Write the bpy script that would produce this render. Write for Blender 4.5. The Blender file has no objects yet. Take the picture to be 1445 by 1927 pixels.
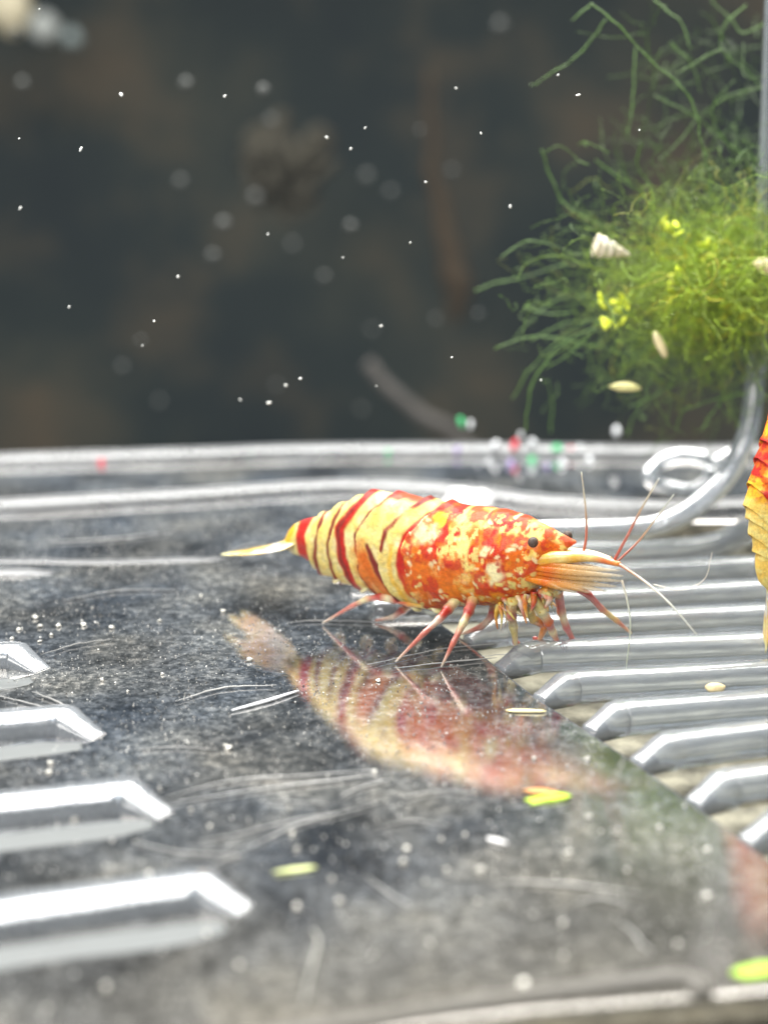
import bpy, math, random
import numpy as np
from mathutils import Vector, noise as mnoise, Matrix

random.seed(7)
rng = np.random.default_rng(7)
MM = 0.001
scene = bpy.context.scene
COL = scene.collection

# ------------------------------------------------------------------ camera
CAM_H, PITCH, FPX = 35.0, math.radians(16.0), 3000.0        # mm, rad, focal length in photo pixels
PW, PH = 1445.0, 1927.0
cam_data = bpy.data.cameras.new("camera")
cam = bpy.data.objects.new("camera", cam_data); COL.objects.link(cam)
cam.location = (0, 0, CAM_H * MM)
cam.rotation_euler = (math.pi / 2 - PITCH, 0, 0)
cam_data.sensor_fit = 'HORIZONTAL'; cam_data.sensor_width = 36.0
cam_data.lens = FPX / PW * 36.0
cam_data.clip_start = 0.002; cam_data.clip_end = 5.0
cam_data.dof.use_dof = True
cam_data.dof.focus_distance = 0.094
cam_data.dof.aperture_fstop = 37.0
scene.camera = cam

# ------------------------------------------------------------------ world and lamps
world = bpy.data.worlds.new("World"); scene.world = world; world.use_nodes = True
bg = world.node_tree.nodes["Background"]
bg.inputs[0].default_value = (0.62, 0.72, 0.82, 1); bg.inputs[1].default_value = 0.16

def area(name, loc, target, sx, sy, power, color):
    d = bpy.data.lights.new(name, 'AREA'); d.shape = 'RECTANGLE'
    d.size = sx * MM; d.size_y = sy * MM; d.energy = power; d.color = color
    o = bpy.data.objects.new(name, d); COL.objects.link(o)
    o.location = Vector(loc) * MM
    o.rotation_euler = (Vector(target) - Vector(loc)).to_track_quat('-Z', 'Y').to_euler()
    return o
area("aquarium_lamp", (-10, 175, 190), (0, 100, 0), 320, 170, 2.1, (1.0, 0.98, 0.93))
area("front_fill", (-80, -70, 130), (0, 95, 5), 160, 120, 0.60, (1.0, 0.97, 0.92))  # added fill from the camera side, brightens the shrimp's flanks

vs = scene.view_settings
vs.view_transform = 'Standard'; vs.look = 'None'; vs.exposure = 0.2; vs.gamma = 1.0
vs.use_curve_mapping = False
scene.cycles.max_bounces = 10; scene.cycles.transparent_max_bounces = 16
scene.cycles.caustics_reflective = False; scene.cycles.caustics_refractive = False

# ------------------------------------------------------------------ pixel -> place helpers (mm)
cp, sp = math.cos(PITCH), math.sin(PITCH)
def ray(px, py):
    u, v = px - PW / 2, py - PH / 2
    return np.array([u, FPX * cp - v * sp, -FPX * sp - v * cp])
def on_floor(px, py, z=0.0):
    d = ray(px, py); t = (z - CAM_H) / d[2]
    return np.array([0, 0, CAM_H]) + d * t
def at_y(px, py, Y):
    d = ray(px, py); return np.array([0, 0, CAM_H]) + d * (Y / d[1])
def pix_scale(Y):            # pixels per mm at a depth
    return FPX / (Y / cp)

# ------------------------------------------------------------------ mesh helpers
def spline(pts, n):
    P = np.array(pts, float)
    if len(P) == 2:
        t = np.linspace(0, 1, n)[:, None]; return P[0] * (1 - t) + P[1] * t
    Q = np.vstack([2 * P[0] - P[1], P, 2 * P[-1] - P[-2]])
    out = []; m = len(P) - 1
    for x in np.linspace(0, m, n):
        i = min(int(x), m - 1); t = x - i
        a, b, c, d = Q[i:i + 4]
        out.append(0.5 * ((2 * b) + (c - a) * t + (2 * a - 5 * b + 4 * c - d) * t * t + (3 * b - a - 3 * c + d) * t ** 3))
    return np.array(out)

class MB:
    def __init__(self): self.v, self.f, self.c, self.n = [], [], [], 0
    def add(self, v, f, c=None):
        v = np.asarray(v, float); self.v.append(v)
        self.f += [tuple(i + self.n for i in q) for q in f]
        if c is None: c = np.ones((len(v), 4))
        c = np.asarray(c, float)
        if c.ndim == 1: c = np.tile(c, (len(v), 1))
        if c.shape[1] == 3: c = np.hstack([c, np.ones((len(c), 1))])
        self.c.append(c); self.n += len(v)
    def tube(self, pts, rad, sides=6, cols=None, flat=None):
        P = np.asarray(pts, float); n = len(P)
        R = np.full(n, rad) if np.isscalar(rad) else np.interp(np.linspace(0, 1, n), np.linspace(0, 1, len(rad)), rad)
        T = np.gradient(P, axis=0); T /= np.linalg.norm(T, axis=1)[:, None] + 1e-9
        up = np.array([0, 0, 1.0])
        if abs(T[:, 2]).mean() > .85: up = np.array([0, 1.0, 0])
        S = np.cross(T, up); S /= np.linalg.norm(S, axis=1)[:, None] + 1e-9
        U = np.cross(S, T)
        a = np.linspace(0, 2 * math.pi, sides, endpoint=False)
        fl = 1.0 if flat is None else flat
        V = (P[:, None, :] + R[:, None, None] * (np.cos(a)[None, :, None] * S[:, None, :] + fl * np.sin(a)[None, :, None] * U[:, None, :])).reshape(-1, 3)
        F = []
        for i in range(n - 1):
            for j in range(sides):
                k = (j + 1) % sides
                F.append((i * sides + j, i * sides + k, (i + 1) * sides + k, (i + 1) * sides + j))
        F.append(tuple(range(sides - 1, -1, -1))); F.append(tuple((n - 1) * sides + j for j in range(sides)))
        if cols is None: C = None
        else:
            cols = np.asarray(cols, float)
            if cols.ndim == 1: C = cols
            else:
                t = np.linspace(0, len(cols) - 1, n)
                C = np.stack([np.interp(t, np.arange(len(cols)), cols[:, k]) for k in range(3)], 1)
                C = np.repeat(C, sides, axis=0)
        self.add(V, F, C)
    def ellipsoid(self, c, r, rot=None, col=None, seg=10, rings=7, lump=0.0):
        V, F = [(0, 0, 1)], []
        for i in range(1, rings):
            th = math.pi * i / rings
            for j in range(seg):
                ph = 2 * math.pi * j / seg
                V.append((math.sin(th) * math.cos(ph), math.sin(th) * math.sin(ph), math.cos(th)))
        V.append((0, 0, -1)); L = len(V) - 1
        for j in range(seg): F.append((0, 1 + j, 1 + (j + 1) % seg))
        for i in range(rings - 2):
            for j in range(seg):
                a = 1 + i * seg + j; b = 1 + i * seg + (j + 1) % seg
                F.append((a, a + seg, b + seg, b))
        for j in range(seg): F.append((L, 1 + (rings - 2) * seg + (j + 1) % seg, 1 + (rings - 2) * seg + j))
        V = np.array(V, float)
        if lump:
            o = rng.uniform(0, 50, 3)
            V *= np.array([1 + lump * mnoise.noise(Vector(v * 1.3 + o)) for v in V])[:, None]
        V = V * np.array(r)
        if rot is not None: V = V @ np.array(rot).T
        self.add(V + np.array(c), F, col)
    def build(self, name, mat, parent=None, origin=(0, 0, 0), smooth=True):
        me = bpy.data.meshes.new(name)
        V = (np.vstack(self.v) - np.array(origin)) * MM
        me.from_pydata(V.tolist(), [], self.f)
        at = me.color_attributes.new("Col", 'FLOAT_COLOR', 'POINT')
        at.data.foreach_set("color", np.vstack(self.c).astype(np.float32).ravel())
        if smooth: me.polygons.foreach_set("use_smooth", [True] * len(me.polygons))
        me.materials.append(mat); me.update()
        o = bpy.data.objects.new(name, me); COL.objects.link(o)
        if parent is None: o.location = Vector(origin) * MM
        else: o.parent = parent
        return o

def tag(o, label=None, cat=None, group=None, kind=None):
    for k, v in (("label", label), ("category", cat), ("group", group), ("kind", kind)):
        if v: o[k] = v
    return o
def empty(name, loc):
    o = bpy.data.objects.new(name, None); COL.objects.link(o); o.location = Vector(loc) * MM
    o.empty_display_size = 0.003
    return o
def rotz(a):
    c, s = math.cos(a), math.sin(a); return np.array([[c, -s, 0], [s, c, 0], [0, 0, 1]])
def rot_rand():
    q = rng.normal(size=(3, 3)); q, _ = np.linalg.qr(q); return q

# ------------------------------------------------------------------ materials
def mat(name):
    m = bpy.data.materials.new(name); m.use_nodes = True
    nt = m.node_tree; return m, nt, nt.nodes["Principled BSDF"]
def N(nt, t, **kw):
    n = nt.nodes.new(t)
    for k, v in kw.items(): setattr(n, k, v)
    return n
def coords(nt, scale=1000.0, sc3=None):
    tc = N(nt, 'ShaderNodeTexCoord'); mp = N(nt, 'ShaderNodeMapping')
    mp.inputs['Scale'].default_value = sc3 or (scale, scale, scale)
    nt.links.new(tc.outputs['Object'], mp.inputs['Vector']); return mp.outputs['Vector']
def noise_tex(nt, vec, scale, detail=4, rough=.6):
    n = N(nt, 'ShaderNodeTexNoise'); n.inputs['Scale'].default_value = scale
    n.inputs['Detail'].default_value = detail; n.inputs['Roughness'].default_value = rough
    nt.links.new(vec, n.inputs['Vector']); return n.outputs['Fac']
def ramp(nt, fac, stops):
    r = N(nt, 'ShaderNodeValToRGB'); e = r.color_ramp.elements
    while len(e) < len(stops): e.new(.5)
    for el, (p, c) in zip(e, stops):
        el.position = p; el.color = (*c, 1) if len(c) == 3 else c
    nt.links.new(fac, r.inputs['Fac']); return r.outputs['Color']
def mixc(nt, a, b, fac, mode='MIX'):
    m = N(nt, 'ShaderNodeMix', data_type='RGBA', blend_type=mode)
    for sock, val in ((m.inputs['Factor'], fac), (m.inputs['A'], a), (m.inputs['B'], b)):
        if hasattr(val, 'is_linked'): nt.links.new(val, sock)
        else: sock.default_value = val if not isinstance(val, tuple) else (*val, 1)
    return m.outputs['Result']
def bump(nt, h, strength, dist):
    b = N(nt, 'ShaderNodeBump'); b.inputs['Strength'].default_value = strength
    b.inputs['Distance'].default_value = dist; nt.links.new(h, b.inputs['Height']); return b.outputs['Normal']

def mat_simple(name, color, rough=.5, var=.25, scale=1.5, sss=0, trans=0, vcol=False, ior=1.45, coat=0, bmp=0):
    m, nt, p = mat(name)
    vec = coords(nt); f = noise_tex(nt, vec, scale)
    lo = tuple(c * (1 - var) for c in color); hi = tuple(min(1, c * (1 + var)) for c in color)
    c = ramp(nt, f, [(.3, lo), (.7, hi)])
    if vcol:
        a = N(nt, 'ShaderNodeVertexColor', layer_name='Col')
        g = ramp(nt, f, [(.3, (1 - var,) * 3), (.7, (1 + var,) * 3)])
        c = mixc(nt, a.outputs['Color'], g, 1.0, 'MULTIPLY')
    nt.links.new(c, p.inputs['Base Color'])
    p.inputs['Roughness'].default_value = rough; p.inputs['IOR'].default_value = ior
    p.inputs['Transmission Weight'].default_value = trans
    p.inputs['Coat Weight'].default_value = coat; p.inputs['Coat Roughness'].default_value = .12
    if sss:
        p.inputs['Subsurface Weight'].default_value = sss
        p.inputs['Subsurface Radius'].default_value = (.0009, .0005, .0002)
        p.inputs['Subsurface Scale'].default_value = 1.0
    if bmp: nt.links.new(bump(nt, noise_tex(nt, vec, scale * 4), bmp, .0001), p.inputs['Normal'])
    return m

def make_floor_mat():
    m, nt, p = mat("wet_clear_plastic_with_film")
    vec = coords(nt)
    big = noise_tex(nt, vec, .09, 3); mid = noise_tex(nt, vec, 1.5, 8, .75); fine = noise_tex(nt, vec, 4.5, 6, .75)
    vor = N(nt, 'ShaderNodeTexVoronoi'); vor.inputs['Scale'].default_value = 2.6
    wv = N(nt, 'ShaderNodeVectorMath', operation='ADD')
    nz = N(nt, 'ShaderNodeTexNoise'); nz.inputs['Scale'].default_value = 2.0; nt.links.new(vec, nz.inputs['Vector'])
    nt.links.new(vec, wv.inputs[0]); nt.links.new(nz.outputs['Color'], wv.inputs[1]); nt.links.new(wv.outputs[0], vor.inputs['Vector'])
    base = ramp(nt, mid, [(.33, (.016, .020, .026)), (.48, (.085, .097, .110)), (.60, (.23, .245, .26)), (.74, (.52, .53, .52))])
    tint = ramp(nt, big, [(.35, (.9, .97, 1.08)), (.65, (1.08, 1.0, .9))])
    base = mixc(nt, base, tint, 1.0, 'MULTIPLY')
    speck = ramp(nt, fine, [(.57, (0, 0, 0)), (.68, (1, 1, 1))])
    base = mixc(nt, base, (.38, .39, .38), speck)
    dots = ramp(nt, vor.outputs['Distance'], [(.05, (1, 1, 1)), (.16, (0, 0, 0))])
    base = mixc(nt, base, (.34, .34, .32), mixc(nt, (0, 0, 0), dots, .5))
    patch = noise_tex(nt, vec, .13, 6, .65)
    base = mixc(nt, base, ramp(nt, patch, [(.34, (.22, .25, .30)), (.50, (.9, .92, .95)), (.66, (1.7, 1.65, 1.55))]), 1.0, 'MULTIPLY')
    # milky foreground haze put into the colour as a tan tint towards the front
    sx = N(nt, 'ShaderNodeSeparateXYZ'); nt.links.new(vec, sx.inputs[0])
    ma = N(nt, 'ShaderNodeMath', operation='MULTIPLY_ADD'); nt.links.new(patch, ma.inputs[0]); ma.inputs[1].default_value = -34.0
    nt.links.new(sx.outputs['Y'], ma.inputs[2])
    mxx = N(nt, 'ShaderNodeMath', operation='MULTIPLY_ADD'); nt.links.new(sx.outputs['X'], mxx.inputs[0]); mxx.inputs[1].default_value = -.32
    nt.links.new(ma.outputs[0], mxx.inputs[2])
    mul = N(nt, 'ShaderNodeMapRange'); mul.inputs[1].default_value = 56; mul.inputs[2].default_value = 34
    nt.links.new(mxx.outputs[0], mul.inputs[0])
    front_haze_fac = N(nt, 'ShaderNodeMath', operation='MULTIPLY'); nt.links.new(mul.outputs[0], front_haze_fac.inputs[0]); front_haze_fac.inputs[1].default_value = .75
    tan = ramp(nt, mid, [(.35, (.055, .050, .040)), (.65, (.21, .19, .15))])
    base = mixc(nt, base, tan, front_haze_fac.outputs[0])
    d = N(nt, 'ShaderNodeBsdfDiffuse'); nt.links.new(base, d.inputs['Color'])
    g = N(nt, 'ShaderNodeBsdfGlossy'); g.inputs['Color'].default_value = (1.0, .95, .90, 1)
    rr = N(nt, 'ShaderNodeMapRange'); rr.inputs[3].default_value = .02; rr.inputs[4].default_value = .09
    nt.links.new(mid, rr.inputs[0]); nt.links.new(rr.outputs[0], g.inputs['Roughness'])
    nb = bump(nt, mid, .03, .0002); nt.links.new(nb, g.inputs['Normal'])
    nb2 = bump(nt, fine, .5, .0002); nt.links.new(nb2, d.inputs['Normal'])
    # the film of algae breaks the mirror up
    fr = N(nt, 'ShaderNodeMapRange'); fr.inputs[1].default_value = .35; fr.inputs[2].default_value = .65
    fr.inputs[3].default_value = .76; fr.inputs[4].default_value = .46
    nt.links.new(fine, fr.inputs[0])
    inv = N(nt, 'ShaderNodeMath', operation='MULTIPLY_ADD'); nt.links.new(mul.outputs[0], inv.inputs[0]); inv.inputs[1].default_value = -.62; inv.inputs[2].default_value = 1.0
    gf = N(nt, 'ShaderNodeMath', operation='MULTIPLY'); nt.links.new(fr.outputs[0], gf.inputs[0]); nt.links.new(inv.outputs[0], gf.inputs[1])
    mx = N(nt, 'ShaderNodeMixShader'); nt.links.new(gf.outputs[0], mx.inputs[0])
    nt.links.new(d.outputs[0], mx.inputs[1]); nt.links.new(g.outputs[0], mx.inputs[2])
    nt.links.new(mx.outputs[0], nt.nodes['Material Output'].inputs['Surface'])
    return m
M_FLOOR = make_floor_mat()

def make_acrylic(name, tint, trans, rough, coat=.6):
    m, nt, p = mat(name)
    vec = coords(nt, sc3=(300., 1500., 1500.)); f = noise_tex(nt, vec, .9, 4)
    c = ramp(nt, f, [(.3, tuple(x * .75 for x in tint)), (.7, tint)])
    nt.links.new(c, p.inputs['Base Color'])
    r = N(nt, 'ShaderNodeMapRange'); r.inputs[3].default_value = rough * .6; r.inputs[4].default_value = rough * 1.6
    nt.links.new(f, r.inputs[0]); nt.links.new(r.outputs[0], p.inputs['Roughness'])
    p.inputs['Transmission Weight'].default_value = trans; p.inputs['IOR'].default_value = 1.49
    p.inputs['Specular IOR Level'].default_value = .8
    p.inputs['Coat Weight'].default_value = coat; p.inputs['Coat Roughness'].default_value = .08
    vec2 = coords(nt); nt.links.new(bump(nt, noise_tex(nt, vec2, 2.2), .25, .0001), p.inputs['Normal'])
    return m
M_BAR = make_acrylic("clear_acrylic_slat", (.84, .91, 1.0), .78, .13)
M_DIM = make_acrylic("smoky_acrylic", (.16, .15, .13), .5, .6, 0.0)
M_RIM = make_acrylic("cloudy_acrylic_rim", (.48, .50, .53), .70, .26, .35)

def make_wall():
    m, nt, p = mat("dark_tank_back")
    vec = coords(nt)
    a = noise_tex(nt, vec, .017, 6, .62); b = noise_tex(nt, vec, .034, 5)
    c = ramp(nt, a, [(.30, (.003, .011, .017)), (.46, (.010, .020, .022)), (.58, (.030, .037, .031)), (.74, (.070, .066, .048))])
    w = ramp(nt, b, [(.48, (0, 0, 0)), (.72, (.8, .8, .8))])
    c = mixc(nt, c, (.085, .062, .038), w)
    nt.links.new(c, p.inputs['Base Color']); p.inputs['Roughness'].default_value = .9
    return m
M_WALL = make_wall()
M_TRAY = mat_simple("khaki_mulm", (.22, .21, .16), .8, .6, .5, bmp=.6)
M_SOIL = mat_simple("dark_aquarium_soil", (.12, .115, .105), .9, .5, .25)
M_SHELL = mat_simple("shrimp_shell", (1, 1, 1), .38, .22, 4.0, sss=.2, vcol=True, coat=.15, bmp=.7)
M_SHELL.node_tree.nodes['Principled BSDF'].inputs['Specular IOR Level'].default_value = .28
M_LIMB = mat_simple("shrimp_limb", (1, 1, 1), .35, .2, 4.0, sss=.3, trans=.25, vcol=True, coat=.3, bmp=.4)
M_EYE = mat_simple("shrimp_eye", (.055, .035, .026), .55, .7, 6.0)
M_MOSS = mat_simple("moss", (1, 1, 1), .5, .3, 1.0, vcol=True)
M_BITS = mat_simple("debris", (1, 1, 1), .5, .15, 2.0, vcol=True)
M_SPECK = mat_simple("pale_particle", (.9, .92, .9), .3, .05, 2.0)
M_WOOD = mat_simple("brown_root", (.13, .075, .035), .85, .4, .3)

def make_scale_mat():
    m, nt, p = mat("translucent_antenna_scale")
    a = N(nt, 'ShaderNodeVertexColor', layer_name='Col')
    nt.links.new(a.outputs['Color'], p.inputs['Base Color']); p.inputs['Roughness'].default_value = .3
    f = noise_tex(nt, coords(nt), 2.0)
    r = N(nt, 'ShaderNodeMapRange'); r.inputs[3].default_value = .25; r.inputs[4].default_value = .75
    nt.links.new(f, r.inputs[0]); nt.links.new(r.outputs[0], p.inputs['Alpha'])
    return m
M_SCALE = make_scale_mat()

# ------------------------------------------------------------------ setting: back of the tank, soil, tray, floor
def sheet(name, corners, m):
    b = MB(); b.add(np.array(corners, float), [tuple(range(len(corners)))]); o = b.build(name, m, smooth=False)
    return tag(o, kind='structure')
wall = sheet("tank_back_wall", [(-420, 420, -90), (420, 420, -90), (420, 420, 330), (-420, 420, 330)], M_WALL)
soil = sheet("soil", [(-420, -20, -89), (420, -20, -89), (420, 421, -89), (-420, 421, -89)], M_SOIL)

diag = [(640, 1040), (780, 1135), (880, 1207), (942, 1258), (1012, 1313), (1105, 1373), (1195, 1432), (1303, 1510), (1400, 1580), (1490, 1646), (1620, 1740)]
front = [(1600, 1850), (1445, 1868), (1320, 1880), (1000, 1906), (600, 1956)]
poly = [on_floor(p[0], p[1]) for p in [(640, 985)] + diag + front]
backline = [on_floor(2100, 846), on_floor(2100, 972)]
P = [np.array([-115, 141.5, 0]), np.array([100, 141.5, 0]), np.array([100, on_floor(1000, 975)[1], 0])] + poly + [np.array([-30, 45, 0]), np.array([-115, 45, 0])]
b = MB()
top = np.array(P); bot = top + np.array([0, 0, -1.4]); n = len(P)
b.add(np.vstack([top, bot]), [tuple(range(n))[::-1], tuple(range(n, 2 * n))] + [(i, (i + 1) % n, n + (i + 1) % n, n + i) for i in range(n)])
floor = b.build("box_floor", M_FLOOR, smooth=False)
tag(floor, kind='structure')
bv = floor.modifiers.new("bevel", 'BEVEL'); bv.width = .00025; bv.segments = 2; bv.limit_method = 'ANGLE'
b = MB(); b.add([(-116, 30, -2.3), (105, 30, -2.3), (105, 141, -2.3), (-116, 141, -2.3)], [(0, 1, 2, 3)])
tray = b.build("tray", M_TRAY, smooth=False); tag(tray, kind='structure')

# slats: rounded acrylic bars, parts of the floor
def bar(name, path, width, height, zb=-.6, tip=None, m=M_BAR, npts=40, pw=.85, tipl=1.9, lin=False):
    """path: list of floor points along the slat's top; tip: 'start'/'end' slopes that end to the floor"""
    P = spline(path, npts) if len(path) > 2 else spline(path, 24)
    if lin:                                              # straight runs with crisp corners, more rings near the tip
        Q = np.array(path); D = np.concatenate([[0], np.cumsum(np.linalg.norm(np.diff(Q, axis=0), axis=1))])
        tt = D[-1] * np.linspace(0, 1, npts) ** 1.6
        P = np.stack([np.interp(tt, D, Q[:, c]) for c in range(3)], 1)
    n = len(P)
    T = np.gradient(P, axis=0); T /= np.linalg.norm(T, axis=1)[:, None]
    S = np.cross(T, [0, 0, 1.0]); S /= np.linalg.norm(S, axis=1)[:, None]
    prof = []
    k = 9
    for i in range(k):                                   # rounded top
        a = math.pi * i / (k - 1)
        x = math.copysign(abs(math.cos(a)) ** pw, math.cos(a)); z = abs(math.sin(a)) ** pw
        prof.append((x, z))
    prof += [(-1, -.5), (-.8, -1), (.8, -1), (1, -.5)]
    q = len(prof); V = []
    L = np.concatenate([[0], np.cumsum(np.linalg.norm(np.diff(P, axis=0), axis=1))])
    for i in range(n):
        h, w = height, width / 2
        jit = 1 + .03 * mnoise.noise(Vector((L[i] * .6, P[0][1] * .3, 0)))
        zoff = P[i][2]
        for (x, z) in prof:
            zz = z * h * jit if z > 0 else z * abs(zb)
            V.append(P[i] + S[i] * x * w * jit + np.array([0, 0, zz]))
    F = [tuple(range(q)), tuple((n - 1) * q + j for j in range(q))[::-1]]
    for i in range(n - 1):
        for j in range(q):
            kk = (j + 1) % q; F.append((i * q + j, (i + 1) * q + j, (i + 1) * q + kk, i * q + kk))
    V = np.array(V)
    if tip is not None:                                   # chamfered end
        for i in range(n):
            d = L[i] if tip == 'start' else L[-1] - L[i]
            if d < tipl:
                t = d / tipl
                for j in range(q):
                    v = V[i * q + j]
                    c = P[i]
                    V[i * q + j] = c + (v - c) * np.array([.55 + .45 * t, .55 + .45 * t, 1]) if v[2] - c[2] <= 0 else \
                        np.array([c[0] + (v[0] - c[0]) * (.5 + .5 * t), c[1] + (v[1] - c[1]) * (.5 + .5 * t), c[2] + (v[2] - c[2]) * (.06 + .94 * t)])
    mb = MB(); mb.add(V, F); return mb.build(name, m, floor)

H = .95
def fl(px, py, z=0): return on_floor(px, py, z)
right = [
    [(880, 1200), (945, 1186), (1445, 1162), (1800, 1146)],
    [(940, 1254), (1005, 1235), (1445, 1217), (1800, 1202)],
    [(1014, 1311), (1078, 1292), (1445, 1272), (1800, 1250)],
    [(1108, 1370), (1168, 1350), (1445, 1328), (1800, 1300)],
    [(1198, 1431), (1268, 1410), (1445, 1388), (1800, 1345)],
    [(1304, 1508), (1372, 1482), (1445, 1472), (1800, 1420)],
    [(1402, 1580), (1470, 1560), (1560, 1548), (1900, 1500)]]
for path in right:
    A = [fl(*p) for p in path]
    pts = [A[0], A[0] * .35 + A[1] * .65, A[1], A[1] * .75 + A[2] * .25, A[1] * .4 + A[2] * .6, A[2], A[3]]
    bar("slat", pts, 1.95, H, tip='start', npts=110, zb=-.8, lin=True)
for path in [[(700, 1152), (1080, 1135), (1445, 1114), (1800, 1098)], [(660, 1098), (1080, 1086), (1425, 1070)],
             [(640, 1050), (1060, 1042), (1230, 1040), (1340, 1028), (1405, 1000)]]:
    bar("slat", [fl(*p) for p in path], 1.95, H, npts=50, zb=-.8)
left = [[(80, 1262), (25, 1245), (-400, 1260)], [(185, 1388), (115, 1368), (0, 1378), (-500, 1420)],
        [(312, 1535), (236, 1512), (0, 1538), (-600, 1600)], [(462, 1714), (376, 1688), (0, 1742), (-700, 1850)]]
for i, path in enumerate(left):
    A = [fl(*p) for p in path]
    pts = [A[0], A[0] * .3 + A[1] * .7, A[1]] + ([A[1] * .6 + A[2] * .4] if len(A) > 3 else []) + A[2:]
    bar("slat", pts, 2.4, 1.05, tip='start', npts=140, zb=-1.0, pw=.5, tipl=2.4, lin=True)
# pale ledges in front of the left slats
M_LEDGE = make_acrylic("pale_acrylic_ledge", (.14, .155, .16), .3, .5, 0.0)
for path in [[(60, 1280), (-10, 1290), (-400, 1325)], [(155, 1404), (0, 1420), (-500, 1482)], [(288, 1550), (170, 1568), (0, 1588), (-600, 1668)], [(425, 1744), (300, 1766), (0, 1806), (-700, 1940)]]:
    bar("ledge", [fl(*p) for p in path], 1.7, .06, tip='start', m=M_LEDGE, zb=-.5, pw=.4)
# back rims
bar("rim", [fl(-500, 893), fl(0, 872), fl(330, 862), (fl(560, 854)), fl(860, 852), fl(1300, 856), fl(1900, 850)], 3.0, .9, m=M_RIM, npts=60)
bar("rim", [fl(-500, 985), fl(0, 958), fl(320, 940), fl(650, 920), fl(880, 930), fl(1010, 948), fl(1250, 962), fl(1500, 950)], 2.6, .8, m=M_RIM, npts=60)
bar("rim", [fl(-500, 1100), fl(-100, 1083), fl(60, 1079), fl(100, 1078)], 1.6, .3, m=M_RIM, tip='end')
bar("rim", [fl(-500, 1062), fl(0, 1056), fl(200, 1058), fl(420, 1052)], 1.0, .12, m=M_RIM, tip='end')
# front rim with a rounded end
bar("rim", [fl(-300, 2070), fl(500, 1955), fl(900, 1892), fl(1150, 1858), fl(1270, 1844), fl(1312, 1852), fl(1318, 1876)], 1.0, .35, m=M_DIM, npts=60)

# corner bar curving up into the corner post
def post_path():
    pts = [fl(640, 1006, .3), fl(1000, 1001, .3), fl(1190, 996, .3)]
    Y0 = pts[-1][1]
    for (x, y, dy) in [(1265, 980, 0), (1320, 945, .5), (1365, 900, 1), (1395, 845, 1.2), (1412, 790, 2), (1422, 700, 3), (1434, 550, 3), (1444, 350, 3), (1452, 150, 3), (1460, -60, 3)]:
        pts.append(at_y(x, y, Y0 + dy))
    return pts
mb = MB(); mb.tube(spline(post_path(), 90), [.85, .85, .85, .8, .75, .72, .7], 14)
mb.build("corner_post", M_BAR, floor)
mb = MB()
Yc = on_floor(1270, 935)[1]
loop = [(1395, 842), (1345, 872), (1320, 862), (1280, 858), (1240, 872), (1222, 898), (1250, 915), (1300, 922), (1335, 900), (1338, 878)]
mb.tube(spline([at_y(x, y, Yc + (.9 if i < 5 else 0)) for i, (x, y) in enumerate(loop)], 70), .62, 12)
mb.build("clip_loop", M_BAR, floor)

# ------------------------------------------------------------------ shrimp
A0, B0 = on_floor(440, 1114), on_floor(1060, 1250)
E = (B0 - A0)[:2]; SLEN = np.linalg.norm(E); E = E / SLEN
NEAR = np.array([E[1], -E[0]])                     # lateral, towards the camera
ORG = np.array([*(A0[:2] + E * 11.0), 0.0])        # root on the floor under the body
def to_plane(px, py):                              # pixel -> (s, z) on the animal's middle plane
    d = ray(px, py); nrm = np.array([NEAR[0], NEAR[1], 0])
    t = np.dot(A0 - np.array([0, 0, CAM_H]), nrm) / np.dot(d, nrm)
    w = np.array([0, 0, CAM_H]) + d * t
    return np.array([np.dot((w - ORG)[:2], E), w[2]])
def plane_px(s, z):                                # (s, z) -> pixel
    X = ORG[0] + s * E[0]; Y = ORG[1] + s * E[1]; Z = z - CAM_H
    df = Y * cp - Z * sp; du = Y * sp + Z * cp
    return PW / 2 + FPX * X / df, PH / 2 - FPX * du / df
def local(w):                                      # world mm -> shrimp frame (forward, left/far, up)
    w = np.asarray(w) - ORG
    return np.array([np.dot(w[:2], E), -np.dot(w[:2], NEAR), w[2]])
def lp(px, py, lat=0.0):                           # pixel at a lateral offset (near side positive) -> shrimp frame
    d = ray(px, py); nrm = np.array([NEAR[0], NEAR[1], 0])
    t = (np.dot(A0 - np.array([0, 0, CAM_H]), nrm) + lat) / np.dot(d, nrm)
    return local(np.array([0, 0, CAM_H]) + d * t)

TOPP = [(538, 1016), (546, 994), (560, 982), (580, 974), (605, 969), (640, 951), (670, 938), (700, 926), (730, 925), (770, 931), (810, 940), (850, 947), (900, 951), (950, 957), (990, 970), (1030, 990), (1060, 1006), (1084, 1018)]
BOTP = [(538, 1030), (550, 1042), (575, 1048), (590, 1060), (610, 1074), (640, 1088), (690, 1106), (730, 1120), (770, 1134), (810, 1142), (850, 1144), (900, 1140), (940, 1138), (975, 1132), (1005, 1118), (1032, 1094), (1050, 1062), (1064, 1036), (1084, 1021)]
tp = np.array([to_plane(*p) for p in TOPP]); bp = np.array([to_plane(*p) for p in BOTP])
SEG = [  # rear edges of the abdominal segments, dorsal to ventral
    [(606, 960), (603, 1000), (600, 1060)], [(640, 950), (620, 1000), (612, 1080)], [(675, 930), (648, 1010), (652, 1100)],
    [(702, 922), (668, 985), (676, 1040), (694, 1120)], [(750, 925), (705, 985), (712, 1060), (738, 1130)],
    [(815, 930), (760, 985), (752, 1050), (784, 1140)], [(852, 940), (800, 995), (793, 1045), (808, 1095), (836, 1150)]]
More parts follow.
